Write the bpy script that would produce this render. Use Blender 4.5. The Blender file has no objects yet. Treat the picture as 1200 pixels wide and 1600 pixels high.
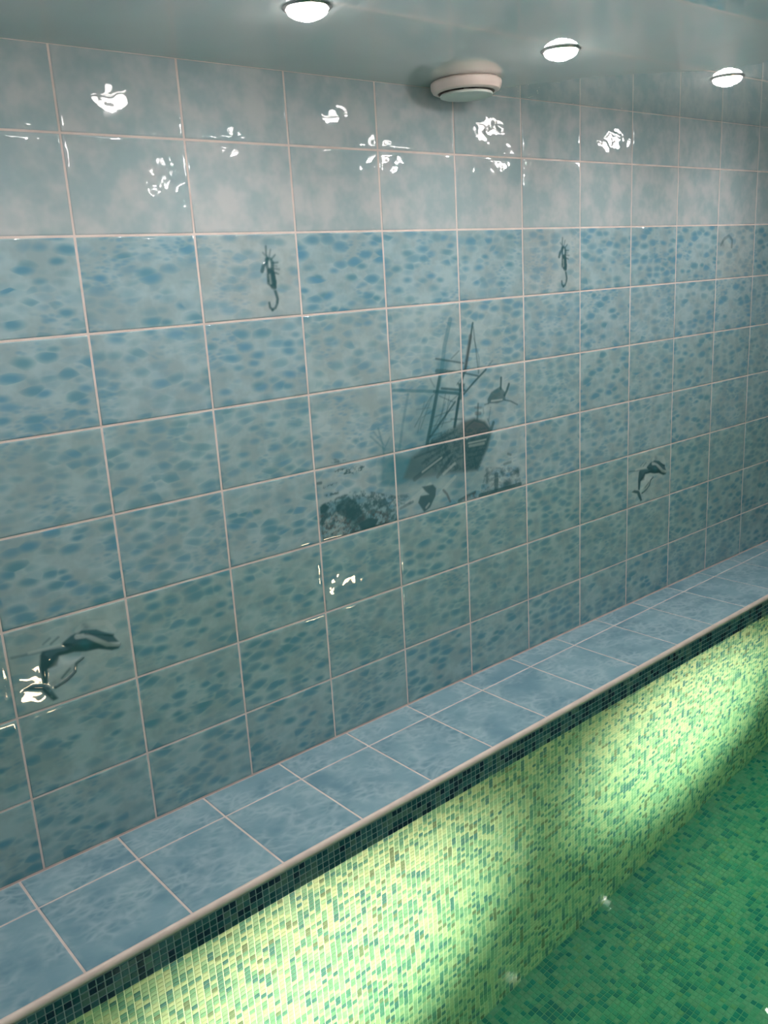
import bpy, math, random
import numpy as np

# ---------------------------------------------------------------- camera, light, exposure
# All measures below are in "tile widths" (one wall tile = 0.353 m); P() turns them into metres.
# x runs along the tiled wall, y = 0 is the wall face (room at y < 0), z = 0 is the top of the pool ledge.
S = 0.353
ZL = -4.975                      # ledge height counted from the grout line under the two grey rows
H = 0.7201                       # tile height in tile widths
def P(x, y, z): return (x * S, y * S, (z - ZL) * S)
sc = bpy.context.scene
COL = sc.collection
rng = random.Random(7)
nr = np.random.RandomState(11)

from mathutils import Matrix, Vector
cam_d = bpy.data.cameras.new('camera'); cam = bpy.data.objects.new('camera', cam_d); COL.objects.link(cam)
R_right = Vector((0.76544981, -0.64095991, -0.05706998))
R_fwd = Vector((0.60911076, 0.75029605, -0.25698232))
R_up = Vector((0.20753474, 0.16194513, 0.96472955))
m = Matrix((R_right, R_up, -R_fwd)).transposed().to_4x4()
m.translation = Vector(P(-2.66686, -6.75362, -0.42883))
cam.matrix_world = m
cam_d.sensor_fit = 'VERTICAL'; cam_d.sensor_height = 36.0
cam_d.lens = 1376.2 / 1600 * 36.0
cam_d.clip_start = 0.02; cam_d.clip_end = 60
sc.camera = cam

w = bpy.data.worlds.new('world'); sc.world = w; w.use_nodes = True
w.node_tree.nodes['Background'].inputs['Color'].default_value = (0.55, 0.8, 0.8, 1)
w.node_tree.nodes['Background'].inputs['Strength'].default_value = 0.02
vs = sc.view_settings
sc.display_settings.display_device = 'sRGB'
vs.view_transform = 'Standard'; vs.look = 'None'; vs.gamma = 1.0; vs.use_curve_mapping = False
vs.exposure = 0.06
sc.cycles.max_bounces = 12; sc.cycles.diffuse_bounces = 5; sc.cycles.glossy_bounces = 5
sc.cycles.transmission_bounces = 8; sc.cycles.sample_clamp_indirect = 20.0
sc.cycles.caustics_reflective = True; sc.cycles.caustics_refractive = True
sc.cycles.blur_glossy = 0.0

LAMP_W = 10.6          # each ceiling spotlight
POOL_W = 450.0         # each underwater lamp
LAMP_COL = (1.0, 0.90, 0.86)
POOL_COL = (1.0, 0.59, 0.455)

def light(name, kind, loc, energy, color, parent=None, **kw):
    d = bpy.data.lights.new(name, kind); d.energy = energy; d.color = color
    for k, v in kw.items(): setattr(d, k, v)
    o = bpy.data.objects.new(name, d); COL.objects.link(o); o.location = loc
    if parent: o.parent = parent
    return o

# ---------------------------------------------------------------- mesh helpers
def mesh_np(name, V, F, mats, mi=None, smooth=False):
    V = np.asarray(V, np.float32); F = np.asarray(F, np.int32)
    me = bpy.data.meshes.new(name)
    me.vertices.add(len(V)); me.vertices.foreach_set('co', V.ravel())
    k = F.shape[1]
    me.loops.add(F.size); me.loops.foreach_set('vertex_index', F.ravel())
    me.polygons.add(len(F)); me.polygons.foreach_set('loop_start', np.arange(0, F.size, k, dtype=np.int32))
    if mi is not None: me.polygons.foreach_set('material_index', np.asarray(mi, np.int32))
    me.polygons.foreach_set('use_smooth', np.full(len(F), smooth))
    for mt in mats: me.materials.append(mt)
    me.update(calc_edges=True); me.validate()
    return me

def mesh_py(name, V, F, mat, smooth=False):
    me = bpy.data.meshes.new(name); me.from_pydata(V, [], F); me.materials.append(mat)
    if smooth:
        for p in me.polygons: p.use_smooth = True
    me.update(); return me

def link(name, me, parent=None, loc=(0, 0, 0), rotz=0.0):
    o = bpy.data.objects.new(name, me); COL.objects.link(o)
    o.location = loc; o.rotation_euler = (0, 0, rotz)
    if parent: o.parent = parent
    return o

def box(x0, x1, y0, y1, z0, z1):
    V = [(x0,y0,z0),(x1,y0,z0),(x1,y1,z0),(x0,y1,z0),(x0,y0,z1),(x1,y0,z1),(x1,y1,z1),(x0,y1,z1)]
    F = [(0,3,2,1),(4,5,6,7),(0,1,5,4),(1,2,6,5),(2,3,7,6),(3,0,4,7)]
    return V, F

def wbox(name, x0, x1, y0, y1, z0, z1, mat, parent=None):        # tile-width coordinates
    a = P(x0, y0, z0); b = P(x1, y1, z1)
    V, F = box(a[0], b[0], a[1], b[1], a[2], b[2])
    return link(name, mesh_py(name, V, F, mat), parent)

def lathe(name, prof, mat, n=64, smooth=True):
    V = []; F = []
    for r, z in prof:
        for k in range(n):
            a = 2 * math.pi * k / n; V.append((r * math.cos(a), r * math.sin(a), z))
    for i in range(len(prof) - 1):
        for k in range(n):
            k2 = (k + 1) % n
            F.append((i*n+k, i*n+k2, (i+1)*n+k2, (i+1)*n+k))
    for end in (0, len(prof) - 1):
        if prof[end][0] > 1e-5:
            f = [end*n+k for k in range(n)]
            F.append(tuple(f if end else reversed(f)))
    me = mesh_py(name, V, F, mat, smooth)
    try: me.set_sharp_from_angle(angle=math.radians(35))
    except Exception: pass
    return me

# ---------------------------------------------------------------- materials
def new_mat(name):
    mt = bpy.data.materials.new(name); mt.use_nodes = True
    nt = mt.node_tree; b = nt.nodes['Principled BSDF']
    return mt, nt, b
def N(nt, t, **kw):
    n = nt.nodes.new(t)
    for k, v in kw.items(): setattr(n, k, v)
    return n
def setin(n, **kw):
    for k, v in kw.items(): n.inputs[k.replace('_', ' ')].default_value = v
def mth(nt, op, a, b=None, c=None, clamp=False):
    n = N(nt, 'ShaderNodeMath', operation=op); n.use_clamp = clamp
    for i, v in enumerate((a, b, c)):
        if v is None: continue
        if hasattr(v, 'node'): nt.links.new(v, n.inputs[i])
        else: n.inputs[i].default_value = v
    return n.outputs[0]
def ramp(nt, v, a, b, to0=0.0, to1=1.0, smooth=True):
    n = N(nt, 'ShaderNodeMapRange'); n.interpolation_type = 'SMOOTHSTEP' if smooth else 'LINEAR'
    nt.links.new(v, n.inputs[0])
    for i, q in zip((1, 2, 3, 4), (a, b, to0, to1)): n.inputs[i].default_value = q
    return n.outputs[0]
def mixc(nt, f, a, b):
    n = N(nt, 'ShaderNodeMix', data_type='RGBA')
    for i, v in ((0, f), (6, a), (7, b)):
        if hasattr(v, 'node'): nt.links.new(v, n.inputs[i])
        else: n.inputs[i].default_value = v if i == 0 else (*v, 1)
    return n.outputs[2]
def vmul(nt, v, s):
    n = N(nt, 'ShaderNodeVectorMath', operation='MULTIPLY'); nt.links.new(v, n.inputs[0]); n.inputs[1].default_value = s
    return n.outputs[0]
def vadd(nt, a, b, sc_=None):
    if sc_ is not None:
        m_ = N(nt, 'ShaderNodeVectorMath', operation='SCALE'); nt.links.new(b, m_.inputs[0]); m_.inputs['Scale'].default_value = sc_; b = m_.outputs[0]
    n = N(nt, 'ShaderNodeVectorMath', operation='ADD'); nt.links.new(a, n.inputs[0]); nt.links.new(b, n.inputs[1])
    return n.outputs[0]
def tex_coords(nt, per_object=True):
    """metre coordinates of the tile, moved by a random step for every tile so that no two prints match"""
    tc = N(nt, 'ShaderNodeTexCoord').outputs['Object']
    if not per_object: return tc
    oi = N(nt, 'ShaderNodeObjectInfo')
    cv = N(nt, 'ShaderNodeCombineXYZ')
    nt.links.new(mth(nt, 'MULTIPLY', oi.outputs['Random'], 37.0), cv.inputs[0])
    nt.links.new(mth(nt, 'MULTIPLY', oi.outputs['Random'], 91.0), cv.inputs[1])
    nt.links.new(mth(nt, 'MULTIPLY', oi.outputs['Random'], 53.0), cv.inputs[2])
    return vadd(nt, tc, cv.outputs[0])
def noise(nt, v, scale, detail=2.0, rough=0.5, out=0):
    n = N(nt, 'ShaderNodeTexNoise'); nt.links.new(v, n.inputs['Vector'])
    n.inputs['Scale'].default_value = scale; n.inputs['Detail'].default_value = detail; n.inputs['Roughness'].default_value = rough
    return n.outputs[out]

def glaze(nt, b, v, amp=0.0020, s=12.0):
    """glossy glaze with the slow waviness of hand-finished tiles"""
    h1 = noise(nt, v, s, 1.0, 0.4)
    h2 = noise(nt, v, s * 3.2, 0.0, 0.4)
    h = mth(nt, 'ADD', h1, mth(nt, 'MULTIPLY', h2, 0.22))
    bm = N(nt, 'ShaderNodeBump'); bm.inputs['Strength'].default_value = 1.0; bm.inputs['Distance'].default_value = amp
    nt.links.new(h, bm.inputs['Height']); nt.links.new(bm.outputs[0], b.inputs['Normal'])
    setin(b, Roughness=0.03, IOR=1.5)

def blob_colour(nt, v, light_c, blob_c, deep_c, sx=1.0, amount=1.0):
    """flat water print: soft oval blobs with pale veins between"""
    wv = N(nt, 'ShaderNodeTexNoise'); nt.links.new(v, wv.inputs['Vector']); wv.inputs['Scale'].default_value = 9.0; wv.inputs['Detail'].default_value = 1.0
    v2 = vadd(nt, v, wv.outputs[1], 0.022)
    v3 = vmul(nt, v2, (17.5 * sx, 2.0, 38.0))
    vo = N(nt, 'ShaderNodeTexVoronoi', feature='SMOOTH_F1'); vo.inputs['Smoothness'].default_value = 0.22; nt.links.new(v3, vo.inputs['Vector']); vo.inputs['Scale'].default_value = 1.0; vo.inputs['Randomness'].default_value = 0.95
    sep = N(nt, 'ShaderNodeSeparateColor'); nt.links.new(vo.outputs['Color'], sep.inputs[0])
    lim = mth(nt, 'MULTIPLY_ADD', sep.outputs[0], 0.40, 0.36)
    d = mth(nt, 'DIVIDE', vo.outputs['Distance'], lim)
    mask = ramp(nt, d, 1.35, 0.25)
    mask = mth(nt, 'MULTIPLY', mask, ramp(nt, sep.outputs[1], 0.0, 0.9, 0.30, 1.0))
    # small dark dashes
    v4 = vmul(nt, v2, (34.0 * sx, 4.0, 85.0))
    vo2 = N(nt, 'ShaderNodeTexVoronoi', feature='F1'); nt.links.new(v4, vo2.inputs['Vector']); vo2.inputs['Scale'].default_value = 1.0
    big = noise(nt, v, 7.0, 1.0)
    m2 = mth(nt, 'MULTIPLY', ramp(nt, vo2.outputs['Distance'], 0.6, 0.1), ramp(nt, big, 0.5, 0.68))
    cloud = noise(nt, v, 11.0, 3.0, 0.6)
    base = mixc(nt, ramp(nt, cloud, 0.34, 0.66), [c * 0.86 for c in light_c], [min(1, c * 1.08) for c in light_c])
    c = mixc(nt, mth(nt, 'MULTIPLY', mask, amount), base, mixc(nt, sep.outputs[2], blob_c, deep_c))
    c = mixc(nt, mth(nt, 'MULTIPLY', m2, 0.6 * amount), c, deep_c)
    return c

def blob_mat(name, light_c, blob_c, deep_c, amount=1.0, printed=False, amp=0.0016):
    mt, nt, b = new_mat(name)
    v = tex_coords(nt)
    c = blob_colour(nt, v, light_c, blob_c, deep_c, amount=amount)
    if printed:
        a = N(nt, 'ShaderNodeAttribute'); a.attribute_name = 'print'
        c = mixc(nt, a.outputs['Alpha'], c, a.outputs['Color'])
    nt.links.new(c, b.inputs['Base Color'])
    glaze(nt, b, v, amp)
    return mt

GREY_L, GREY_D = (0.52, 0.555, 0.57), (0.35, 0.46, 0.49)
BLUE_L, BLUE_M, BLUE_D = (0.335, 0.465, 0.50), (0.125, 0.30, 0.365), (0.12, 0.31, 0.44)
def grey_mat():
    mt, nt, b = new_mat('pale_grey_tile'); v = tex_coords(nt)
    c1 = ramp(nt, noise(nt, v, 9.0, 3.0, 0.6), 0.32, 0.7)
    c = mixc(nt, c1, GREY_D, GREY_L)
    vv = vmul(nt, v, (12.0, 2.0, 20.0))
    vo = N(nt, 'ShaderNodeTexVoronoi', feature='F1'); nt.links.new(vv, vo.inputs['Vector']); vo.inputs['Scale'].default_value = 1.0
    mk = mth(nt, 'MULTIPLY', ramp(nt, vo.outputs['Distance'], 0.55, 0.2), ramp(nt, noise(nt, v, 6.0, 1.0), 0.5, 0.7))
    c = mixc(nt, mth(nt, 'MULTIPLY', mk, 0.35), c, (0.30, 0.42, 0.46))
    nt.links.new(c, b.inputs['Base Color']); glaze(nt, b, v, 0.0030, 11.0)
    return mt
M_GREY = grey_mat()
M_BLUE = blob_mat('blue_water_print_tile', BLUE_L, BLUE_M, BLUE_D)
M_BAKED_LOW = blob_mat('water_print_tile_baked_light_low', (0.285, 0.43, 0.44), (0.095, 0.27, 0.31), (0.10, 0.28, 0.35))  # lower rows: same blue print, green bounce from the pool put into the colour
M_DECOR = blob_mat('printed_picture_tile', (0.355, 0.475, 0.495), BLUE_M, BLUE_D, amount=0.85, printed=True)
M_MIDW = blob_mat('water_print_tile_baked_light_mid', (0.315, 0.45, 0.475), (0.11, 0.285, 0.335), (0.11, 0.295, 0.40))  # middle rows: a part of that green pool light put into the colour
M_RELIEF_LOW = blob_mat('embossed_picture_tile_baked_light_low', (0.325, 0.45, 0.45), (0.10, 0.28, 0.33), (0.11, 0.29, 0.36), amount=0.6, printed=True, amp=0.0020)  # dolphin row: green pool light put into the base colour
M_RELIEF = blob_mat('embossed_picture_tile', (0.385, 0.475, 0.49), BLUE_M, BLUE_D, amount=0.6, printed=True, amp=0.0020)

def grout_mat(name, c1, c2, sc_=60.0, rough=0.8):
    mt, nt, b = new_mat(name)
    tc = N(nt, 'ShaderNodeTexCoord').outputs['Object']
    nt.links.new(mixc(nt, ramp(nt, noise(nt, tc, sc_, 3.0), 0.3, 0.7), c1, c2), b.inputs['Base Color'])
    b.inputs['Roughness'].default_value = rough
    bm = N(nt, 'ShaderNodeBump'); bm.inputs['Distance'].default_value = 0.0004; nt.links.new(noise(nt, tc, 400.0, 2.0), bm.inputs['Height']); nt.links.new(bm.outputs[0], b.inputs['Normal'])
    return mt
M_GROUT = grout_mat('pinkish_white_grout', (0.66, 0.555, 0.52), (0.77, 0.665, 0.625), 12.0)
M_MGROUT = grout_mat('mosaic_grout', (0.84, 0.84, 0.70), (0.90, 0.90, 0.76), 20.0)
M_FGROUT = grout_mat('floor_grout', (0.24, 0.52, 0.46), (0.28, 0.56, 0.50), 20.0)
M_BGROUT = grout_mat('band_grout', (0.36, 0.46, 0.46), (0.42, 0.52, 0.52), 20.0)
M_PLASTER = grout_mat('far_blue_wall', (0.28, 0.38, 0.40), (0.32, 0.42, 0.44), 3.0)

def ledge_mat():
    mt, nt, b = new_mat('blue_rippled_water_ledge_tile'); v = tex_coords(nt)
    wv = N(nt, 'ShaderNodeTexNoise'); nt.links.new(v, wv.inputs['Vector']); wv.inputs['Scale'].default_value = 8.0; wv.inputs['Detail'].default_value = 2.0
    v2 = vadd(nt, v, wv.outputs[1], 0.07)
    mask = None
    for s_, wd, am in (((15., 22., 2.), 0.26, 0.6), ((30., 42., 2.), 0.34, 0.45)):
        vo = N(nt, 'ShaderNodeTexVoronoi', feature='DISTANCE_TO_EDGE'); nt.links.new(vmul(nt, v2, s_), vo.inputs['Vector']); vo.inputs['Scale'].default_value = 1.0
        q = mth(nt, 'MULTIPLY', ramp(nt, vo.outputs['Distance'], wd, 0.0), am)
        mask = q if mask is None else mth(nt, 'ADD', mask, q, clamp=True)
    mask = mth(nt, 'MULTIPLY', mask, ramp(nt, noise(nt, v, 9.0, 2.0), 0.33, 0.60, 0.10, 1.0))
    base = mixc(nt, ramp(nt, noise(nt, v, 6.0, 2.0), 0.35, 0.65), (0.145, 0.285, 0.36), (0.215, 0.37, 0.44))
    nt.links.new(mixc(nt, mth(nt, 'MULTIPLY', mask, 0.72), base, (0.38, 0.52, 0.57)), b.inputs['Base Color'])
    setin(b, Roughness=0.32, IOR=1.45)
    bm = N(nt, 'ShaderNodeBump'); bm.inputs['Distance'].default_value = 0.0006; nt.links.new(noise(nt, v, 60.0, 2.0), bm.inputs['Height']); nt.links.new(bm.outputs[0], b.inputs['Normal'])
    return mt
M_LEDGE = ledge_mat()
def simple(name, c, rough=0.4, var=0.06, scale=15.0, **kw):
    mt, nt, b = new_mat(name); tc = N(nt, 'ShaderNodeTexCoord').outputs['Object']
    nt.links.new(mixc(nt, ramp(nt, noise(nt, tc, scale, 2.0), 0.3, 0.7), [q * (1 - var) for q in c], [min(1, q * (1 + var)) for q in c]), b.inputs['Base Color'])
    b.inputs['Roughness'].default_value = rough
    for k, v in kw.items(): b.inputs[k.replace('_', ' ')].default_value = v
    return mt
M_TRIM = simple('cream_plastic_trim', (0.74, 0.62, 0.55), 0.35)
M_CEIL = simple('glossy_grey_green_ceiling_panel', (0.60, 0.68, 0.675), 0.0, 0.03, 3.0, IOR=1.8, Coat_Weight=1.0, Coat_IOR=1.9, Coat_Roughness=0.0)
M_WHITE = simple('warm_white_plastic', (0.80, 0.66, 0.60), 0.3, 0.02)
M_DISC = simple('grey_white_plastic', (0.62, 0.66, 0.62), 0.35, 0.02)
M_DARK = simple('dark_gap', (0.10, 0.09, 0.08), 0.8)
M_METAL = simple('brushed_metal_ring', (0.62, 0.56, 0.54), 0.25, 0.03, Metallic=1.0)
M_DECK = simple('grey_deck_tile', (0.26, 0.34, 0.36), 0.4)
def emit(name, c, s):
    mt, nt, b = new_mat(name); setin(b, Base_Color=(0.9, 0.9, 0.9, 1), Emission_Strength=s); b.inputs['Emission Color'].default_value = (*c, 1)
    return mt
M_GLOW = emit('glowing_lamp_glass', LAMP_COL, 30.0)
M_CORE = emit('white_hot_bulb_core', LAMP_COL, 750.0)
M_PGLOW = emit('glowing_pool_lamp_glass', (1.0, 0.54, 0.36), 115.0)

def water_mat():
    mt, nt, b = new_mat('pool_water')
    nt.nodes.remove(b)
    out = nt.nodes['Material Output']
    g = N(nt, 'ShaderNodeBsdfGlass'); g.inputs['IOR'].default_value = 1.333; g.inputs['Roughness'].default_value = 0.0
    g.inputs['Color'].default_value = (1, 1, 1, 1)
    tc = N(nt, 'ShaderNodeTexCoord').outputs['Object']
    h = mth(nt, 'ADD', noise(nt, tc, 3.0, 1.0), mth(nt, 'MULTIPLY', noise(nt, tc, 13.0, 1.0), 0.10))
    bm = N(nt, 'ShaderNodeBump'); bm.inputs['Distance'].default_value = 0.0035; nt.links.new(h, bm.inputs['Height']); nt.links.new(bm.outputs[0], g.inputs['Normal'])
    nt.links.new(g.outputs[0], out.inputs['Surface'])
    a = N(nt, 'ShaderNodeVolumeAbsorption'); a.inputs['Color'].default_value = (0.32, 0.93, 0.76, 1); a.inputs['Density'].default_value = 0.5
    nt.links.new(a.outputs[0], out.inputs['Volume'])
    return mt
M_WATER = water_mat()

# picture strokes: (kind, points, width, strength, ink); x from the first column, z from the row-0 line, in tile widths
SHIP = [
    ('g', [(3.446, -2.018), (3.922, -2.646)], 0.7041, 0.42, 'T'),
    ('g', [(3.028, -2.312), (3.469, -2.558)], 0.398, 0.55, 'T'),
    ('g', [(3.519, -1.706), (3.661, -2.134)], 0.2755, 0.32, 'T'),
    ('l', [(3.854, -0.889), (3.756, -1.156), (3.701, -1.408), (3.452, -2.142)], 0.049, 0.45, 'T'),
    ('l', [(3.67, -1.465), (3.569, -1.793), (3.452, -2.142)], 0.0367, 0.75, 'D'),
    ('p', [(3.742, -1.273), (3.812, -1.31), (3.769, -1.436), (3.612, -1.422), (3.651, -1.324)], 0.0, 0.5, 'T'),
    ('l', [(3.633, -1.401), (3.756, -1.418)], 0.0429, 0.6, 'D'),
    ('l', [(4.183, -0.953), (4.141, -1.111), (4.055, -1.406), (3.974, -1.581), (3.939, -1.72), (3.86, -2.02)], 0.0214, 0.85, 'D'),
    ('l', [(4.142, -1.091), (4.1, -1.248), (4.045, -1.436)], 0.049, 0.5, 'B'),
    ('l', [(3.938, -1.731), (3.86, -2.02)], 0.0367, 0.8, 'D'),
    ('p', [(3.924, -1.555), (4.038, -1.578), (4.014, -1.647), (3.981, -1.746), (3.924, -1.729), (3.957, -1.64)], 0.0, 0.8, 'D'),
    ('l', [(3.627, -1.272), (4.028, -1.359)], 0.0153, 0.7, 'D'),
    ('l', [(3.784, -1.413), (4.037, -1.466), (4.24, -1.519)], 0.0153, 0.75, 'D'),
    ('l', [(3.032, -1.526), (3.58, -1.604), (3.941, -1.669)], 0.0276, 0.6, 'T'),
    ('l', [(3.58, -1.604), (3.941, -1.673)], 0.0245, 0.6, 'D'),
    ('l', [(3.691, -1.587), (4.029, -1.649)], 0.0214, 0.75, 'D'),
    ('l', [(4.012, -1.688), (4.179, -1.574), (4.362, -1.464)], 0.0184, 0.85, 'D'),
    ('l', [(4.362, -1.464), (4.472, -1.378)], 0.0092, 0.4, 'D'),
    ('l', [(4.19, -0.994), (4.222, -1.26), (4.248, -1.489)], 0.0122, 0.55, 'D'),
    ('l', [(4.193, -1.115), (4.263, -1.326), (4.257, -1.469)], 0.0092, 0.4, 'D'),
    ('l', [(3.963, -1.225), (3.847, -1.294)], 0.0092, 0.5, 'D'),
    ('l', [(3.497, -2.077), (3.672, -1.93), (3.88, -1.754)], 0.0184, 0.8, 'D'),
    ('l', [(3.534, -1.469), (3.588, -1.555)], 0.0092, 0.4, 'D'),
    ('l', [(4.067, -1.448), (3.917, -1.574)], 0.0092, 0.5, 'D'),
    ('l', [(3.221, -1.589), (3.138, -1.852), (3.066, -2.138)], 0.0276, 0.35, 'T'),
    ('l', [(3.29, -1.934), (3.522, -1.667), (3.635, -1.601)], 0.0092, 0.4, 'D'),
    ('l', [(3.368, -1.966), (3.55, -1.65)], 0.0092, 0.35, 'D'),
    ('l', [(3.326, -2.0), (3.439, -1.696)], 0.0092, 0.3, 'D'),
    ('l', [(3.669, -1.991), (3.809, -1.744), (3.941, -1.679)], 0.0092, 0.5, 'D'),
    ('l', [(3.612, -2.003), (3.739, -1.735)], 0.0092, 0.4, 'D'),
    ('l', [(3.743, -1.655), (3.677, -1.849), (3.528, -2.031)], 0.0092, 0.4, 'D'),
    ('l', [(3.798, -1.682), (3.729, -1.918)], 0.0092, 0.4, 'D'),
    ('l', [(3.564, -1.874), (3.847, -1.832)], 0.0092, 0.4, 'D'),
    ('l', [(3.504, -1.966), (3.812, -1.951)], 0.0092, 0.4, 'D'),
    ('l', [(3.659, -1.664), (3.851, -1.75)], 0.0092, 0.5, 'D'),
    ('l', [(3.402, -1.851), (3.569, -1.793)], 0.0092, 0.3, 'D'),
    ('l', [(3.328, -1.76), (3.516, -1.766)], 0.0092, 0.25, 'D'),
    ('l', [(2.858, -2.182), (2.854, -2.064), (2.805, -1.881)], 0.0184, 0.4, 'T'),
    ('l', [(2.876, -2.107), (2.702, -1.942)], 0.0153, 0.4, 'T'),
    ('l', [(2.877, -2.087), (2.948, -1.99)], 0.0122, 0.35, 'T'),
    ('l', [(2.879, -2.068), (2.742, -1.9)], 0.0122, 0.3, 'T'),
    ('p', [(2.831, -2.197), (2.985, -2.184), (3.243, -2.249), (3.372, -2.333), (3.337, -2.471), (2.962, -2.512), (2.8, -2.44)], 0.0, 0.5, 'T'),
    ('p', [(3.217, -2.244), (3.438, -2.16), (3.523, -2.102), (3.779, -2.039), (3.984, -1.976), (4.161, -1.97), (4.325, -2.025), (4.393, -2.1), (4.433, -2.171), (4.359, -2.333), (4.278, -2.428), (4.191, -2.555), (4.001, -2.542), (3.64, -2.507), (3.254, -2.492), (3.097, -2.446)], 0.0, 0.72, 'G'),
    ('p', [(3.998, -1.988), (4.161, -1.974), (4.325, -2.03), (4.393, -2.104), (4.381, -2.152), (3.99, -2.155)], 0.0, 0.6, 'B'),
    ('l', [(4.039, -2.047), (4.161, -1.991), (4.309, -2.044), (4.383, -2.12)], 0.0153, 0.6, 'D'),
    ('l', [(4.156, -2.086), (4.338, -2.092)], 0.0429, 0.3, 'G'),
    ('p', [(3.998, -2.178), (4.412, -2.172), (4.359, -2.333), (4.278, -2.428), (4.191, -2.555), (4.002, -2.531)], 0.0, 0.65, 'D'),
    ('n', [(3.496, -2.108), (3.78, -2.028), (4.414, -2.103), (4.412, -2.168), (4.228, -2.529), (3.641, -2.486), (3.37, -2.374)], 0.0306, 0.6, 'D'),
    ('l', [(4.061, -2.23), (4.332, -2.231)], 0.0092, 0.5, 'P'),
    ('l', [(4.041, -2.334), (4.313, -2.336)], 0.0122, 0.6, 'D'),
    ('l', [(4.074, -2.264), (4.3, -2.269)], 0.0245, 0.3, 'P'),
    ('l', [(4.053, -2.389), (4.264, -2.393)], 0.0184, 0.6, 'D'),
    ('l', [(4.142, -2.405), (4.167, -2.529)], 0.0184, 0.5, 'D'),
    ('l', [(4.001, -1.936), (3.973, -2.526)], 0.0245, 0.4, 'D'),
    ('l', [(3.767, -2.277), (3.536, -2.362), (3.255, -2.48)], 0.0459, 0.7, 'D'),
    ('l', [(3.712, -2.226), (3.372, -2.333)], 0.0245, 0.5, 'D'),
    ('l', [(3.792, -2.344), (3.583, -2.517)], 0.0367, 0.7, 'D'),
    ('l', [(3.846, -2.417), (3.669, -2.502)], 0.0245, 0.4, 'P'),
    ('l', [(3.651, -2.32), (3.367, -2.425)], 0.0153, 0.4, 'P'),
    ('l', [(3.834, -2.078), (3.521, -2.143)], 0.0245, 0.6, 'D'),
    ('l', [(3.948, -2.127), (3.601, -2.207), (3.269, -2.254)], 0.0184, 0.5, 'D'),
    ('l', [(3.664, -2.073), (3.761, -2.381)], 0.0122, 0.4, 'D'),
    ('l', [(4.228, -1.821), (4.209, -1.987)], 0.0245, 0.6, 'D'),
    ('l', [(4.181, -1.856), (4.271, -1.869)], 0.0245, 0.4, 'B'),
    ('l', [(4.193, -1.921), (4.253, -1.93)], 0.0367, 0.5, 'B'),
    ('l', [(4.301, -1.873), (4.313, -1.938)], 0.0122, 0.35, 'D'),
    ('l', [(4.422, -1.889), (4.386, -2.034)], 0.0122, 0.35, 'D'),
    ('l', [(4.372, -2.011), (4.414, -2.103)], 0.0122, 0.5, 'D'),
    ('l', [(4.462, -2.063), (4.422, -2.137)], 0.0367, 0.75, 'D'),
    ('l', [(3.813, -1.93), (3.985, -1.955)], 0.0184, 0.5, 'D'),
    ('l', [(3.498, -2.067), (3.665, -2.052)], 0.0153, 0.5, 'D'),
    ('p', [(4.374, -1.793), (4.438, -1.721), (4.585, -1.671), (4.661, -1.744), (4.667, -1.836), (4.532, -1.857), (4.384, -1.837)], 0.0, 0.75, 'D'),
    ('l', [(4.411, -1.792), (4.566, -1.758)], 0.0367, 0.4, 'G'),
    ('l', [(4.603, -1.581), (4.593, -1.698)], 0.0245, 0.85, 'D'),
    ('l', [(4.727, -1.666), (4.693, -1.731), (4.653, -1.78)], 0.0276, 0.85, 'D'),
    ('l', [(4.658, -1.835), (4.753, -1.86), (4.864, -1.914)], 0.0122, 0.7, 'D'),
    ('l', [(4.393, -1.838), (4.332, -1.843)], 0.0122, 0.6, 'D'),
    ('l', [(4.44, -1.817), (4.611, -1.824)], 0.0122, 0.6, 'P'),
    ('g', [(3.633, -2.633), (3.244, -2.639)], 0.2143, 0.35, 'P'),
    ('l', [(3.838, -2.565), (3.6, -2.711)], 0.0367, 0.3, 'P'),
    ('l', [(3.468, -2.579), (3.132, -2.72)], 0.0429, 0.3, 'P'),
    ('g', [(4.475, -2.573), (4.53, -2.808)], 0.1837, 0.25, 'P'),
    ('p', [(2.023, -2.546), (2.224, -2.492), (2.392, -2.468), (2.653, -2.56), (2.898, -2.671), (2.998, -2.733), (3.001, -2.878), (2.753, -2.895), (2.026, -2.875)], 0.0, 0.45, 'T'),
    ('n', [(2.026, -2.508), (2.226, -2.473), (2.393, -2.449), (2.586, -2.467), (3.007, -2.612), (3.001, -2.878), (2.753, -2.895), (2.026, -2.875)], 0.049, 0.75, 'D'),
    ('n', [(2.017, -2.602), (2.332, -2.612), (2.867, -2.746), (2.884, -2.873), (2.026, -2.875)], 0.0306, 0.7, 'B'),
    ('n', [(2.046, -2.666), (2.335, -2.573), (2.312, -2.844), (2.05, -2.871)], 0.0276, 0.3, 'P'),
    ('p', [(2.025, -2.523), (2.08, -2.5), (2.131, -2.54), (2.093, -2.603), (2.03, -2.586)], 0.0, 0.95, 'D'),
    ('l', [(2.033, -2.683), (2.096, -2.619)], 0.0429, 0.8, 'D'),
    ('p', [(2.218, -2.558), (2.378, -2.489), (2.506, -2.605), (2.543, -2.697), (2.416, -2.748), (2.234, -2.64)], 0.0, 0.8, 'D'),
    ('p', [(2.481, -2.793), (2.612, -2.758), (2.74, -2.8), (2.684, -2.873), (2.516, -2.871)], 0.0, 0.95, 'D'),
    ('p', [(2.369, -2.6), (2.544, -2.677), (2.559, -2.8), (2.376, -2.799)], 0.0, 0.6, 'D'),
    ('n', [(2.581, -2.526), (3.191, -2.629), (3.184, -2.731), (2.569, -2.682)], 0.0367, 0.5, 'D'),
    ('l', [(3.036, -2.752), (3.212, -2.716)], 0.0245, 0.5, 'D'),
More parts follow.
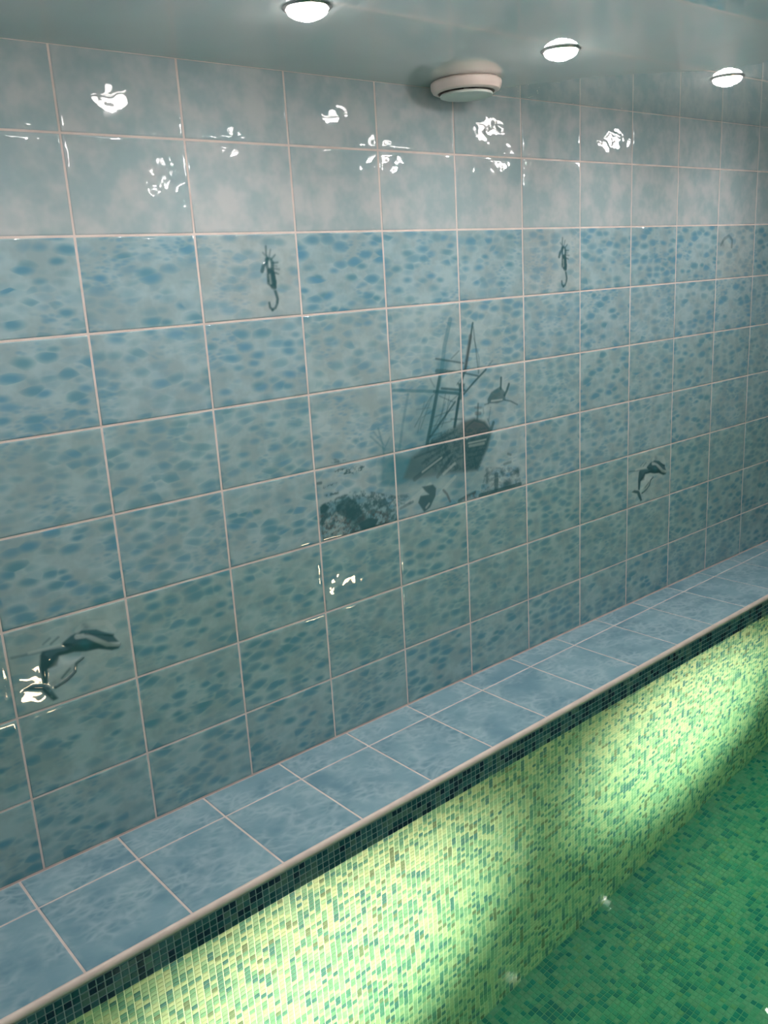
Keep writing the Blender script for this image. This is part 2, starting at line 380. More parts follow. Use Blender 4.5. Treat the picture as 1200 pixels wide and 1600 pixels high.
    ('p', [(3.352, -2.582), (3.509, -2.587), (3.554, -2.638), (3.538, -2.72), (3.498, -2.771), (3.453, -2.829), (3.367, -2.864), (3.287, -2.742), (3.324, -2.676), (3.447, -2.684), (3.387, -2.63)], 0.0, 0.85, 'D'),
    ('l', [(3.398, -2.818), (3.441, -2.785)], 0.0184, 0.4, 'P'),
    ('l', [(3.659, -2.68), (3.708, -2.733), (3.752, -2.824)], 0.0245, 0.6, 'B'),
    ('l', [(3.883, -2.844), (4.004, -2.814), (4.14, -2.798)], 0.0245, 0.7, 'D'),
    ('n', [(3.853, -2.86), (4.157, -2.779), (4.153, -2.866)], 0.0306, 0.6, 'B'),
    ('l', [(4.215, -2.852), (4.402, -2.85), (4.889, -2.85)], 0.0429, 0.75, 'D'),
    ('g', [(4.338, -2.637), (4.335, -2.714)], 0.049, 0.7, 'D'),
    ('l', [(4.488, -2.665), (4.482, -2.821)], 0.0612, 0.7, 'D'),
    ('g', [(4.627, -2.793), (4.708, -2.808)], 0.0673, 0.75, 'D'),
    ('g', [(4.81, -2.684), (4.85, -2.691)], 0.0551, 0.75, 'D'),
    ('g', [(4.568, -2.646), (4.599, -2.686)], 0.0367, 0.6, 'D'),
    ('g', [(4.728, -2.687), (4.744, -2.713)], 0.0429, 0.5, 'D'),
    ('l', [(4.619, -2.566), (4.732, -2.559)], 0.0245, 0.5, 'D'),
    ('l', [(4.686, -2.454), (4.734, -2.474)], 0.0245, 0.5, 'D'),
    ('n', [(4.32, -2.545), (4.861, -2.643), (4.905, -2.858), (4.215, -2.857)], 0.0367, 0.45, 'D'),
    ('n', [(2.214, -2.08), (2.397, -2.125), (2.371, -2.155), (2.199, -2.121)], 0.0306, 0.6, 'D'),
    ('n', [(2.228, -2.19), (2.606, -2.216), (2.578, -2.27), (2.384, -2.282), (2.225, -2.215)], 0.0276, 0.85, 'D'),
    ('l', [(2.024, -2.29), (2.062, -2.292)], 0.0245, 0.7, 'D'),
    ('n', [(2.077, -2.329), (2.251, -2.324), (2.236, -2.36), (2.086, -2.353)], 0.0245, 0.8, 'D'),
    ('n', [(2.092, -2.417), (2.267, -2.404), (2.264, -2.442), (2.101, -2.438)], 0.0245, 0.8, 'D'),
]
DOLPHIN = [
    ('g', [(0.246, -0.299), (0.724, -0.298)], 0.2364, 0.22, 'P'),
    ('p', [(0.513, -0.322), (0.393, -0.318), (0.366, -0.392), (0.293, -0.396), (0.274, -0.517), (0.237, -0.501), (0.231, -0.367), (0.249, -0.264), (0.273, -0.234), (0.451, -0.257), (0.42, -0.225), (0.508, -0.179), (0.597, -0.159), (0.719, -0.189), (0.846, -0.275), (0.904, -0.376), (0.883, -0.41), (0.82, -0.408), (0.711, -0.36), (0.604, -0.348)], 0.0, 0.95, 'D'),
    ('l', [(0.553, -0.2), (0.629, -0.214), (0.707, -0.277), (0.787, -0.341), (0.881, -0.372)], 0.0327, 0.55, 'P'),
    ('g', [(0.594, -0.274), (0.617, -0.296)], 0.0636, 0.5, 'T'),
    ('p', [(0.394, -0.327), (0.575, -0.387), (0.489, -0.496), (0.327, -0.563), (0.282, -0.518), (0.3, -0.398)], 0.0, 0.35, 'P'),
    ('l', [(0.575, -0.392), (0.516, -0.421), (0.496, -0.489), (0.43, -0.53), (0.327, -0.563)], 0.0218, 0.8, 'D'),
    ('l', [(0.457, -0.445), (0.385, -0.503)], 0.0145, 0.6, 'D'),
    ('p', [(0.09, -0.507), (0.15, -0.488), (0.252, -0.517), (0.283, -0.554), (0.334, -0.667), (0.294, -0.671), (0.233, -0.588), (0.217, -0.552)], 0.0, 0.9, 'D'),
    ('l', [(0.035, -0.216), (0.244, -0.237), (0.45, -0.241)], 0.0182, 0.4, 'D'),
    ('l', [(0.171, -0.219), (0.42, -0.23)], 0.0182, 0.5, 'P'),
    ('l', [(0.567, -0.154), (0.625, -0.115), (0.81, -0.156), (0.86, -0.241)], 0.04, 0.35, 'P'),
    ('g', [(0.625, -0.12), (0.641, -0.14)], 0.0509, 0.4, 'D'),
    ('l', [(0.628, -0.191), (0.846, -0.275)], 0.0255, 0.6, 'D'),
    ('l', [(0.286, -0.183), (0.344, -0.15)], 0.0145, 0.4, 'D'),
    ('l', [(0.345, -0.198), (0.41, -0.162)], 0.0145, 0.5, 'D'),
]
SEAHORSE = [
    ('l', [(0.676, -0.225), (0.655, -0.249), (0.631, -0.274), (0.614, -0.316)], 0.0295, 0.8, 'D'),
    ('l', [(0.683, -0.218), (0.67, -0.175), (0.675, -0.11)], 0.0122, 0.7, 'D'),
    ('l', [(0.679, -0.205), (0.64, -0.164)], 0.0104, 0.55, 'D'),
    ('l', [(0.697, -0.206), (0.719, -0.141)], 0.0104, 0.5, 'D'),
    ('l', [(0.713, -0.226), (0.761, -0.185)], 0.0104, 0.6, 'D'),
    ('l', [(0.717, -0.252), (0.783, -0.249)], 0.0122, 0.6, 'D'),
    ('l', [(0.725, -0.297), (0.792, -0.308)], 0.0156, 0.5, 'D'),
    ('l', [(0.721, -0.328), (0.779, -0.343)], 0.0139, 0.7, 'D'),
    ('l', [(0.721, -0.272), (0.77, -0.279)], 0.0087, 0.5, 'D'),
    ('l', [(0.671, -0.22), (0.708, -0.221), (0.727, -0.247), (0.72, -0.307)], 0.0295, 0.75, 'D'),
    ('l', [(0.674, -0.25), (0.67, -0.285), (0.685, -0.316)], 0.0243, 0.75, 'D'),
    ('g', [(0.697, -0.236), (0.697, -0.266)], 0.0191, 0.5, 'P'),
    ('p', [(0.665, -0.305), (0.732, -0.288), (0.746, -0.364), (0.755, -0.421), (0.742, -0.461), (0.7, -0.465), (0.655, -0.421), (0.659, -0.356)], 0.0, 0.9, 'G'),
    ('l', [(0.691, -0.316), (0.703, -0.378), (0.715, -0.45)], 0.0434, 0.5, 'D'),
    ('l', [(0.721, -0.328), (0.732, -0.405), (0.733, -0.456)], 0.0312, 0.8, 'D'),
    ('n', [(0.665, -0.305), (0.732, -0.288), (0.746, -0.364), (0.755, -0.421), (0.742, -0.461), (0.7, -0.465), (0.655, -0.421)], 0.0226, 0.6, 'D'),
    ('l', [(0.688, -0.352), (0.692, -0.423)], 0.0122, 0.35, 'P'),
    ('l', [(0.719, -0.463), (0.738, -0.497), (0.749, -0.544), (0.744, -0.585)], 0.026, 0.5, 'G'),
    ('l', [(0.732, -0.497), (0.75, -0.56), (0.74, -0.6), (0.72, -0.633), (0.687, -0.649)], 0.0191, 0.75, 'D'),
    ('l', [(0.687, -0.649), (0.664, -0.627), (0.66, -0.588)], 0.0174, 0.85, 'D'),
    ('g', [(0.777, -0.335), (0.783, -0.336)], 0.0087, 0.6, 'P'),
]
SHELL = [
    ('l', [(0.094, -0.26), (0.172, -0.184), (0.295, -0.146), (0.385, -0.202), (0.378, -0.295)], 0.0389, 0.45, 'D'),
    ('g', [(0.272, -0.214), (0.303, -0.243)], 0.0833, 0.35, 'P'),
    ('g', [(0.133, -0.226), (0.149, -0.254)], 0.0611, 0.35, 'D'),
]

# ---------------------------------------------------------------- painting of the picture tiles (tile-width coordinates)
INK = {'D': (0.030, 0.105, 0.120), 'T': (0.035, 0.190, 0.235), 'G': (0.075, 0.140, 0.150), 'B': (0.075, 0.090, 0.090), 'P': (0.50, 0.60, 0.58)}

def seg_dist(X, Z, pts):
    d = np.full(X.shape, 1e9)
    for (ax, az), (bx, bz) in zip(pts[:-1], pts[1:]):
        vx, vz = bx - ax, bz - az; L2 = vx * vx + vz * vz + 1e-12
        t = np.clip(((X - ax) * vx + (Z - az) * vz) / L2, 0, 1)
        d = np.minimum(d, np.hypot(X - ax - t * vx, Z - az - t * vz))
    return d
def inside(X, Z, pts):
    c = np.zeros(X.shape, bool); n = len(pts)
    for i in range(n):
        (x1, z1), (x2, z2) = pts[i], pts[(i + 1) % n]
        if z1 == z2: continue
        c ^= ((z1 > Z) != (z2 > Z)) & (X < (x2 - x1) * (Z - z1) / (z2 - z1) + x1)
    return c
def vnoise(X, Z, s, seed):
    r = np.random.RandomState(seed).rand(64, 64)
    x, z = X / s, Z / s; xi, zi = np.floor(x).astype(int), np.floor(z).astype(int)
    fx, fz = x - xi, z - zi; fx = fx * fx * (3 - 2 * fx); fz = fz * fz * (3 - 2 * fz)
    g = lambda a, b: r[a % 64, b % 64]
    return (g(xi, zi) * (1 - fx) + g(xi + 1, zi) * fx) * (1 - fz) + (g(xi, zi + 1) * (1 - fx) + g(xi + 1, zi + 1) * fx) * fz
def sst(e0, e1, x):
    t = np.clip((x - e0) / (e1 - e0), 0, 1); return t * t * (3 - 2 * t)

def paint(X, Z, items, soft=0.012):
    rgb = np.zeros(X.shape + (3,)); al = np.zeros(X.shape); rel = np.zeros(X.shape)
    for n_, (k, pts, w_, a, c) in enumerate(items):
        xs = [q[0] for q in pts]; zs = [q[1] for q in pts]; mg = w_ * 2.2 + 0.05
        if max(xs) + mg < X.min() or min(xs) - mg > X.max() or max(zs) + mg < Z.min() or min(zs) - mg > Z.max(): continue
        if k == 'l':
            m_ = 1 - sst(w_ / 2 - soft * 0.5, w_ / 2 + soft, seg_dist(X, Z, pts))
        elif k == 'g':
            m_ = np.exp(-(seg_dist(X, Z, pts) / (w_ * 0.6)) ** 2)
        else:
            d = seg_dist(X, Z, pts + [pts[0]]); sd = np.where(inside(X, Z, pts), d, -d)
            sf = 0.03 if (k == 'p' and w_ == 0 and a < 0.73) else soft
            m_ = sst(-sf, sf, sd)
            if k == 'n': m_ = m_ * sst(0.32, 0.70, vnoise(X * 0.75, Z, w_ * 0.8, n_) * 0.6 + vnoise(X, Z, w_ * 0.35, n_ + 50) * 0.4)
            elif k == 'p': rel = np.maximum(rel, sst(-0.01, 0.07, sd) * (1 if a > 0.3 else 0))
        if k == 'l' and a > 0.5: rel = np.maximum(rel, (1 - sst(0, w_ * 0.7, seg_dist(X, Z, pts))) * 0.7)
        m_ = m_ * a
        col = np.array(INK[c])
        na = m_ + al * (1 - m_)
        rgb = np.where(na[..., None] > 1e-5, (col * m_[..., None] + rgb * (al * (1 - m_))[..., None]) / np.maximum(na, 1e-5)[..., None], rgb)
        al = na
    return rgb, al, rel

GAP = 0.0085      # half a grout joint
EDGE = ((0.0, 0.0042), (0.0, 0.0017), (0.0006, 0.0006), (0.0035, 0.0), )      # (inset, set back) rings of the rounded tile edge, metres

def tile_mesh(name, w_, h_, mat):
    """front face towards -y, lower left corner at the origin; rounded edge"""
    V = []; rings = [(0.0, 0.0075), (0.0, 0.0017), (0.0009, 0.0006), (0.004, 0.00005), (0.014, 0.0)]
    for i_, y_ in rings: V += [(i_, y_, i_), (w_ - i_, y_, i_), (w_ - i_, y_, h_ - i_), (i_, y_, h_ - i_)]
    F = []
    for r in range(len(rings) - 1):
        for k in range(4):
            a, b_ = r * 4 + k, r * 4 + (k + 1) % 4; F.append((a, b_, b_ + 4, a + 4))
    n0 = (len(rings) - 1) * 4; F.append((n0, n0 + 1, n0 + 2, n0 + 3))
    return mesh_py(name, V, F, mat, True)

def picture_mesh(name, w_, h_, x0, z0, items, mat, depth=0.0, nx=118, nz=86):
    """dense tile whose print is a colour attribute; the print can stand proud of the glaze"""
    u = np.linspace(0, 1, nx); v = np.linspace(0, 1, nz)
    for q, L in ((u, w_), (v, h_)):
        q[1] = 0.0009 / L; q[2] = 0.004 / L; q[-2] = 1 - q[1]; q[-3] = 1 - q[2]
    U, Vv = np.meshgrid(u, v, indexing='ij'); X = U * w_; Z = Vv * h_
    ed = np.minimum(np.minimum(X, w_ - X), np.minimum(Z, h_ - Z))
    Y = np.interp(ed, [0, 0.0009, 0.004, 0.014], [0.0017, 0.0006, 0.00005, 0.0])
    rgb, al, rel = paint(x0 + X / S, z0 + Z / S, items)
    Y = Y - rel * depth
    Vt = np.stack([X, Y, Z], -1).reshape(-1, 3)
    idx = np.arange(nx * nz).reshape(nx, nz)
    F = np.stack([idx[:-1, :-1], idx[1:, :-1], idx[1:, 1:], idx[:-1, 1:]], -1).reshape(-1, 4)
    # skirt
    ring = np.concatenate([idx[:, 0], idx[-1, 1:], idx[::-1, -1][1:], idx[0, ::-1][1:-1]])
    back = Vt[ring].copy(); back[:, 1] = 0.0075
    nb = len(Vt) + np.arange(len(ring)); nxt = np.roll(np.arange(len(ring)), -1)
    F2 = np.stack([nb, nb[nxt], ring[nxt], ring], -1)
    me = mesh_np(name, np.vstack([Vt, back]), np.vstack([F, F2]), [mat], smooth=True)
    at = me.color_attributes.new('print', 'FLOAT_COLOR', 'POINT')
    ca = np.zeros((len(me.vertices), 4), np.float32)
    ca[:nx * nz, :3] = rgb.reshape(-1, 3); ca[:nx * nz, 3] = al.reshape(-1)
    at.data.foreach_set('color', ca.ravel())
    return me

# ---------------------------------------------------------------- the room shell
XL, XR, YF = -6.0, 12.45, -10.0
wall_back = wbox('wall_back', XL, XR, 0.0045, 0.5, -10.2, 1.9, M_GROUT); wall_back['kind'] = 'structure'
ceiling = wbox('ceiling', XL, XR, YF, 0.5, 1.3107, 1.9, M_CEIL); ceiling['kind'] = 'structure'
wl = wbox('wall_left', XL - 0.5, XL, YF, 0.5, -10.2, 1.9, M_PLASTER); wl['kind'] = 'structure'
wr = wbox('wall_right', XR, XR + 0.5, YF, 0.5, -10.2, 1.9, M_PLASTER); wr['kind'] = 'structure'
wf = wbox('wall_front', XL, XR, YF - 0.5, YF, -10.2, 1.9, M_PLASTER); wf['kind'] = 'structure'

# wall tiles: rows counted from the grout line under the grey rows
rows = [(1.3107, H, 'grey'), (H, 0.0, 'grey')] + [(-k * H, -(k + 1) * H, k) for k in range(6)] + [(-6 * H, -4.975, 6)]
meshes = {}
for zt, zb, kind in rows:
    for c in range(-6, 13):
        x0, x1 = c + GAP, min(c + 1 - GAP, XR - 0.003); z0, z1 = zb + GAP, zt - GAP
        if zt > 1.0: z1 = zt - 0.004
        if kind == 6: z0 = zb + 0.012
        items = None; nm = 'ceramic_tile'; lab = None; mat = M_DECOR; dep = 0.0; off = (0.0, 0.0)
        if kind in (1, 2, 3) and c in (2, 3, 4): items, nm = SHIP, 'mural_tile'
        elif kind == 0 and c in (1, 5): items, nm, lab, off, mat, dep = SEAHORSE, 'seahorse_tile', 'pale blue tile printed with a dark spiny seahorse', (c, 0.0), M_RELIEF, 0.0012
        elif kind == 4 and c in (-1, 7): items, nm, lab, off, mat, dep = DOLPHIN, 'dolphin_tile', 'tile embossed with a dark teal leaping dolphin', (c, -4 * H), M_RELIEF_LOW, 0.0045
        elif kind == 0 and c == 9: items, nm, lab, off, mat = SHELL, 'shell_tile', 'tile with a faint curled print in its corner', (c, 0.0), M_RELIEF
        if items is not None:
            me = picture_mesh(nm, (x1 - x0) * S, (z1 - z0) * S, x0 - off[0], z0 - off[1], items, mat, dep)
            if nm == 'mural_tile': lab = 'tile carrying part of a sunken sailing ship picture'
        else:
            key = (round(x1 - x0, 4), round(z1 - z0, 4), kind == 'grey', 0 if kind == 'grey' else kind // 2)
            if key not in meshes:
                meshes[key] = tile_mesh('ceramic_tile', key[0] * S, key[1] * S, M_GREY if kind == 'grey' else (M_BAKED_LOW if kind >= 4 else M_MIDW if kind >= 2 else M_BLUE))
            me = meshes[key]
        o = link(nm, me, wall_back, P(x0, 0.0, z0))
        # hand-set tiles are never perfectly in plane
        o.rotation_euler = (rng.uniform(-.002, .002), 0, rng.uniform(-.0015, .0015))
        if lab: o['label'] = lab

# ---------------------------------------------------------------- pool frame (the pool is 1 degree out of square with the wall)
A = 0.0167
def Lw(x, y):                                    # pool frame -> room, tile widths
    dx = x + 1.2; return (-1.2 + dx - A * y * 1.0 - 0.0226, y + A * dx)
def ploc(x, y, z): return ((x + 1.2) * S, y * S, (z - ZL) * S)
ORG = Vector(P(-1.2 - 0.0226, 0, ZL))
def pobj(name, me, parent=None):
    o = bpy.data.objects.new(name, me); COL.objects.link(o)
    if parent: o.parent = parent
    else: o.location = ORG; o.rotation_euler = (0, 0, math.atan(A))
    return o
def pbox(name, x0, x1, y0, y1, z0, z1, mat, kind='structure'):
    a = ploc(x0, y0, z0); b = ploc(x1, y1, z1); V, F = box(a[0], b[0], a[1], b[1], a[2], b[2])
    o = pobj(name, mesh_py(name, V, F, mat))
    if kind: o['kind'] = kind
    return o
FACE = -1.383; NEAR = -6.28; ZW = -5.252; ZF = -9.68; PX0, PX1 = -4.5, 12.0; PITCH = 0.06

# ledge: mortar bed with large front tiles, a narrow cut row against the wall
led_V = [P(*Lw(XL + .1, FACE + 0.02), -5.03), P(*Lw(XR - .15, FACE + 0.02), -5.03), P(XR, 0.0, -5.03), P(XL, 0.0, -5.03),
         P(*Lw(XL + .1, FACE + 0.02), -4.9795), P(*Lw(XR - .15, FACE + 0.02), -4.9795), P(XR, 0.0, -4.9795), P(XL, 0.0, -4.9795)]
pool_ledge = link('pool_ledge', mesh_py('pool_ledge', led_V, [(0,3,2,1),(4,5,6,7),(0,1,5,4),(1,2,6,5),(2,3,7,6),(3,0,4,7)], M_GROUT))
pool_ledge['kind'] = 'structure'
def slab(name, quad, z_top, parent, mat):
    """quad: four room points (tile widths) anticlockwise from above"""
    c0 = Vector((quad[0][0] * S, quad[0][1] * S)); q = [Vector((a * S, b * S)) - c0 for a, b in quad]
    cen = sum(q, Vector((0, 0))) / 4
    V = []; rings = [(0, -0.006), (0, -0.0012), (0.0006, -0.0004), (0.003, 0.0), (0.012, 0.0)]
    for i_, z_ in rings:
        for p_ in q:
            d = (cen - p_); V.append((p_.x + math.copysign(i_, d.x), p_.y + math.copysign(i_, d.y), z_))
    F = [(r*4+k, r*4+(k+1) % 4, r*4+4+(k+1) % 4, r*4+4+k) for r in range(len(rings)-1) for k in range(4)]
    n0 = (len(rings) - 1) * 4; F.append((n0, n0+1, n0+2, n0+3))
    return link(name, mesh_py(name, V, F, mat, True), parent, (c0.x, c0.y, (z_top - ZL) * S))
g = 0.0095
for i in range(-5, 16):
    xa, xb = -1.19 + 0.835 * i + g, -1.19 + 0.835 * (i + 1) - g
    xb = min(xb, XR - 0.1)
    if xb - xa < 0.15: continue
    slab('ledge_tile', [Lw(xa, -1.350), Lw(xb, -1.350), Lw(xb, -0.432 - g), Lw(xa, -0.432 - g)], ZL, pool_ledge, M_LEDGE)
    p0, p1 = Lw(xa, -0.432 + g), Lw(xb, -0.432 + g)
    if -p1[1] > 0.05: slab('cut_ledge_tile', [p0, p1, (p1[0], -0.010), (p0[0], -0.010)], ZL, pool_ledge, M_LEDGE)

# rounded cream trim along the pool edge
prof = [(-1.346, -4.985), (-1.346, -4.972), (-1.356, -4.966), (-1.366, -4.967), (-1.377, -4.973), (-1.386, -4.984), (-1.391, -4.998), (-1.391, -5.014), (-1.387, -5.026), (-1.372, -5.030), (-1.352, -5.020)]
V = []; xs = [PX0 + (PX1 - PX0) * k / 24 for k in range(25)]
for x in xs: V += [ploc(x, y, z) for y, z in prof]
n = len(prof); F = [(k*n+j, k*n+(j+1) % n, (k+1)*n+(j+1) % n, (k+1)*n+j) for k in range(24) for j in range(n)]
F += [tuple(range(n)), tuple(reversed(range(24*n, 25*n)))]
trim = pobj('trim_1', mesh_py('trim_1', V, F, M_TRIM, True)); trim['kind'] = 'structure'

pool_wall = pbox('pool_wall', PX0, PX1, FACE + 0.005, FACE + 0.25, ZF - 0.1, -5.032, M_MGROUT)
floor = pbox('floor', PX0, PX1, NEAR - 0.02, FACE + 0.005, ZF - 0.4, ZF - 0.005, M_FGROUT)
near_wall = pbox('pool_deck', PX0, PX1, -9.9, NEAR, ZF - 0.1, ZL, M_DECK)
end_a = pbox('pool_end_wall', PX0 - 0.9, PX0, -9.9, FACE + 0.005, ZF - 0.1, -5.032, M_DECK)
end_b = pbox('pool_end_wall', PX1, PX1 + 0.2, -9.9, FACE + 0.005, ZF - 0.1, -5.032, M_DECK)

def chip_mats(pal, pre, rough=0.12):
    out = []
    for nm, c in pal: out.append(simple(pre + nm, c, rough, 0.10, 60.0, IOR=1.5))
    return out
BAND_PAL = [('navy', (0.010, 0.028, 0.070)), ('dark_teal', (0.020, 0.095, 0.120)), ('mid_teal', (0.055, 0.160, 0.180)), ('grey_green', (0.115, 0.220, 0.190))]
POOL_PAL = [('cream', (0.63, 0.65, 0.46)), ('pale_green', (0.43, 0.56, 0.42)), ('mid_green', (0.28, 0.45, 0.34)), ('teal', (0.17, 0.33, 0.30)), ('blue_teal', (0.12, 0.25, 0.28)), ('grey_brown', (0.26, 0.29, 0.21))]
FLOOR_PAL = [('grey_green', (0.32, 0.53, 0.48)), ('green', (0.21, 0.50, 0.44)), ('sea_green', (0.13, 0.43, 0.41)), ('teal', (0.06, 0.34, 0.37)), ('deep_teal', (0.05, 0.27, 0.33)), ('olive', (0.33, 0.51, 0.38))]  # chip mix of the pool wall with dimmer, greener light put into the colours
M_BAND = chip_mats(BAND_PAL, 'band_glass_')
M_POOL = chip_mats(POOL_PAL, 'pool_glass_'); M_FLOORC = chip_mats(FLOOR_PAL, 'floor_glass_')

CH = 0.0195 / 0.021 * PITCH * 0.5       # half chip
CT = 0.005 * S                           # chip stands this proud of the grout
def chip_template(axis, vs_=1.0):
    h = CH * S * 0.945; b_ = 0.0011
    V = [(-h, -h, 0), (h, -h, 0), (h, h, 0), (-h, h, 0), (-h + b_, -h + b_, CT), (h - b_, -h + b_, CT), (h - b_, h - b_, CT), (-h + b_, h - b_, CT)]
    F = [(0,1,5,4), (1,2,6,5), (2,3,7,6), (3,0,4,7), (4,5,6,7)]
    V = np.array(V); V[:, 1] *= vs_
    if axis == 'y': V = np.stack([V[:, 0], -V[:, 2], V[:, 1]], 1)       # faces -y
    return V, np.array(F)
def pick(ncol, nrow, wts, stay=0.28, seed=3):
    r = np.random.RandomState(seed); k = r.choice(len(wts), size=(ncol, nrow), p=np.array(wts) / sum(wts))
    for j in range(1, nrow):
        m_ = r.rand(ncol) < stay; k[m_, j] = k[m_, j - 1]
    for i in range(1, ncol):
        m_ = r.rand(nrow) < stay * 0.5; k[i, m_] = k[i - 1, m_]
    return k
Rm3 = np.array([list(R_right), list(R_up), list(-R_fwd)])
cam_w = np.array([-2.66686, -6.75362, -0.42883])
def in_view(Lx, Ly, Lz):
    """rough place in the picture of a point (seen through flat water) and its distance"""
    dx = Lx + 1.2; X = -1.2 + dx - A * Ly - 0.0226; Y = Ly + A * dx
    Z = np.where(Lz < ZW, ZW + (Lz - ZW) * 0.70, Lz)
    d = np.stack([X, Y, Z], -1) - cam_w
    c = d @ Rm3.T; u = c[..., 0] / -c[..., 2] * 1376.2; v = c[..., 1] / -c[..., 2] * 1376.2
    return (np.abs(u) < 592) & (np.abs(v) < 792), -c[..., 2]
def mosaic(parent, name, stuff_name, axis, cen, idx, mats, keep=300, vs_=1.0):
    """cen: (n,3) pool-frame centres in tile widths; the keep nearest in view become single chips, the rest one object"""
    vis, dist = in_view(cen[:, 0], cen[:, 1], cen[:, 2])
    order = np.argsort(np.where(vis, dist, 1e6)); single = order[:keep]; rest = order[keep:]
    V, F = chip_template(axis, vs_)
    loc = np.stack([(cen[:, 0] + 1.2) * S, cen[:, 1] * S, (cen[:, 2] - ZL) * S], 1)
    ms = [mesh_np(name, V, F, [m_]) for m_ in mats]
    for s_ in single:
        o = bpy.data.objects.new(name, ms[idx[s_]]); COL.objects.link(o); o.parent = parent; o.location = loc[s_]
        o.rotation_euler = (rng.uniform(-.012, .012), rng.uniform(-.012, .012), rng.uniform(-.012, .012))
    VV = (loc[rest][:, None, :] + V[None]).reshape(-1, 3)
    FF = (F[None] + 8 * np.arange(len(rest))[:, None, None]).reshape(-1, 4)
    o = bpy.data.objects.new(stuff_name, mesh_np(stuff_name, VV, FF, mats, np.repeat(idx[rest], 5))); COL.objects.link(o)
    o.parent = parent; o['kind'] = 'stuff'
    return o
ncol = int((PX1 - PX0) / PITCH) - 1
cx = PX0 + PITCH * (0.5 + np.arange(ncol))
# four rows of dark glass above the water
rz = -5.038 - 0.0275 - 0.0555 * np.arange(4)
gx, gz = np.meshgrid(cx, rz, indexing='ij')
bi = pick(ncol, 4, [0.24, 0.26, 0.30, 0.20], 0.30, 5)
cen = np.stack([gx, np.full_like(gx, FACE + 0.005), gz], -1).reshape(-1, 3)
# a darker setting mortar strip behind the band
strip = pbox('band_backing', PX0, PX1, FACE + 0.0045, FACE + 0.02, -5.262, -5.031, M_BGROUT, None)
strip.parent = pool_wall; strip.location = (0, 0, 0); strip.rotation_euler = (0, 0, 0)
mosaic(pool_wall, 'band_chip', 'band_mosaic', 'y', cen, bi.reshape(-1), M_BAND, vs_=0.90)
# underwater wall
nrow = int(round((-5.262 - ZF) / PITCH)); vp = (-5.262 - ZF) / nrow
rz = -5.262 - vp * (0.5 + np.arange(nrow))
gx, gz = np.meshgrid(cx, rz, indexing='ij')
WT = [0.33, 0.24, 0.18, 0.13, 0.06, 0.06]
wi = pick(ncol, nrow, WT, 0.16, 8)
cen = np.stack([gx, np.full_like(gx, FACE + 0.005), gz], -1).reshape(-1, 3)
mosaic(pool_wall, 'mosaic_chip', 'wall_mosaic', 'y', cen, wi.reshape(-1), M_POOL)
# pool floor
nf = int((FACE - NEAR) / PITCH) - 1
ry = FACE - PITCH * (0.5 + np.arange(nf))
gx, gy = np.meshgrid(cx, ry, indexing='ij')
fi = pick(ncol, nf, [0.34, 0.22, 0.18, 0.14, 0.07, 0.05], 0.25, 9)
cen = np.stack([gx, gy, np.full_like(gx, ZF - 0.005)], -1).reshape(-1, 3)
mosaic(floor, 'mosaic_chip', 'floor_mosaic', 'z', cen, fi.reshape(-1), M_FLOORC)

# water fills the basin and reaches a little into the grout on every side
water = pbox('pool_water', PX0 - 0.01, PX1 + 0.01, NEAR - 0.01, FACE + 0.012, ZF - 0.012, ZW, M_WATER, 'stuff')
water['label'] = 'clear green-tinted water filling the mosaic pool below the ledge'; water['category'] = 'water'

# ---------------------------------------------------------------- ceiling spotlights
def spotlight(x, y, label=None, power=1.0):
    e = bpy.data.objects.new('recessed_spotlight', None); COL.objects.link(e); e.location = P(x, y, 1.3107); e.empty_display_size = .05
    e['label'] = label or 'glowing round ceiling spotlight outside the picture'; e['category'] = 'ceiling light'; e['group'] = 'ceiling spotlights'
    r = 0.166 * S
    link('metal_ring', lathe('metal_ring', [(r * 0.80, 0.004), (r * 0.80, -0.002), (r * 0.86, -0.0055), (r * 0.95, -0.005), (r, -0.0015), (r, 0.002)], M_METAL), e)
    link('lamp_glass', lathe('lamp_glass', [(r * 0.84, 0.003), (r * 0.84, -0.006), (r * 0.78, -0.014), (r * 0.6, -0.021), (r * 0.3, -0.025), (0.0001, -0.026)], M_GLOW), e)
    link('bulb_core', lathe('bulb_core', [(0.0195, -0.0225), (0.018, -0.0268), (0.012, -0.0280), (0.0001, -0.0282)], M_CORE, 32), e)
    light('lamp_beam', 'SPOT', (0, 0, -0.036), LAMP_W * power, LAMP_COL, e, spot_size=math.radians(165), spot_blend=0.9, shadow_soft_size=0.03)
    return e
spotlight(1.152, -1.56, 'brightest glowing round ceiling spotlight, at the top edge left of the white vent')
spotlight(3.716, -1.58, 'glowing round ceiling spotlight just above and right of the round white vent')
spotlight(6.266, -1.62, 'smallest glowing round ceiling spotlight, farthest to the right')
for x, w_ in ((-1.4, 'left'), (8.83, 'right')): spotlight(x, -1.6, 'glowing ceiling spotlight near the tiled wall, past the %s picture edge' % w_)
for x in (-1.4, 1.15, 3.72, 6.27, 8.83): spotlight(x, -3.8, power=0.35)
for x in (0.0, 5.0): spotlight(x, -8.2, power=0.4)

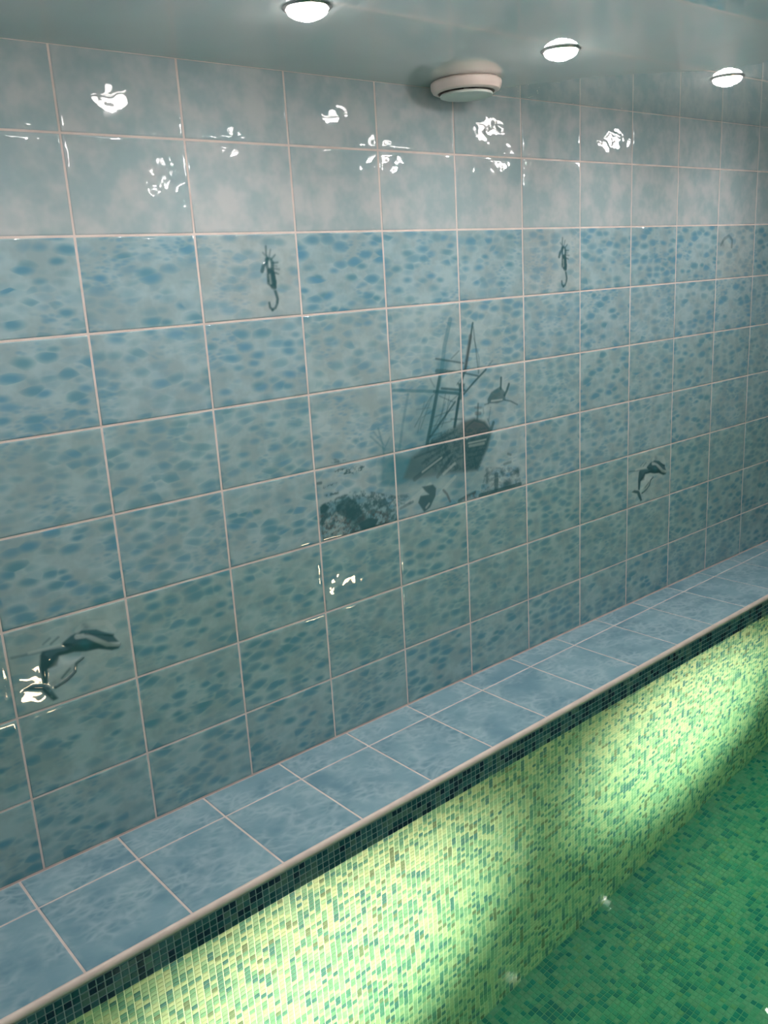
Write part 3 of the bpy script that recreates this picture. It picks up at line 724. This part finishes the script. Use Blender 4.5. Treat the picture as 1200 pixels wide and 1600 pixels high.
# ---------------------------------------------------------------- round extract valve
e = bpy.data.objects.new('ceiling_vent', None); COL.objects.link(e); e.location = P(3.80, -0.385, 1.3107)
e['label'] = 'round white plastic ceiling vent with raised centre disc above the tiled wall'; e['category'] = 'vent'
R_ = 0.335 * S
link('outer_ring', lathe('outer_ring', [(R_ * 0.80, 0.001), (R_ * 0.93, -0.001), (R_ * 0.99, -0.006), (R_, -0.011), (R_ * 0.985, -0.024), (R_ * 0.94, -0.034), (R_ * 0.86, -0.0385), (R_ * 0.80, -0.038), (R_ * 0.775, -0.032), (R_ * 0.77, -0.004)], M_WHITE), e)
link('dark_throat', lathe('dark_throat', [(R_ * 0.765, -0.001), (R_ * 0.765, -0.010), (0.0001, -0.010)], M_DARK), e)
link('centre_disc', lathe('centre_disc', [(0.008, -0.009), (0.008, -0.036), (R_ * 0.6, -0.040), (R_ * 0.72, -0.041), (R_ * 0.745, -0.044), (R_ * 0.735, -0.049), (R_ * 0.66, -0.0515), (R_ * 0.3, -0.0525), (0.0001, -0.053)], M_DISC), e)

# ---------------------------------------------------------------- underwater lamps in the opposite pool wall (below the camera)
for k, (x, z) in enumerate(((0.80, -7.30), (6.62, -7.30))):
    e = pobj('pool_lamp', None); 
    fx, fy = Lw(x, NEAR); e.location = P(fx, fy, z); e.rotation_euler = (math.radians(-90), 0, math.atan(A))
    # local -z of the lathe profile faces the pool (+y)
    e.rotation_euler = (math.radians(90), 0, math.atan(A))
    e['label'] = 'glowing round underwater lamp in the near pool wall'; e['category'] = 'pool light'; e['group'] = 'underwater lamps'
    r = 0.33 * S
    link('lamp_rim', lathe('lamp_rim', [(r * .84, 0.0), (r * .84, -0.012), (r * .9, -0.02), (r * .98, -0.018), (r, -0.010), (r, 0.0)], M_METAL), e)
    link('lamp_glass', lathe('lamp_glass', [(r * .84, -0.002), (r * .82, -0.012), (r * .6, -0.02), (r * .3, -0.024), (0.0001, -0.025)], M_PGLOW), e)
    bl = light('pool_beam', 'SPOT', (0, 0, -0.04), POOL_W, POOL_COL, e, spot_size=math.radians(54), spot_blend=1.0, shadow_soft_size=0.05)
    bl.scale = (1.28, 1.0, 1.0); bl.rotation_euler = (math.radians(3), 0, 0)          # wide flat flood lens, tipped up a little
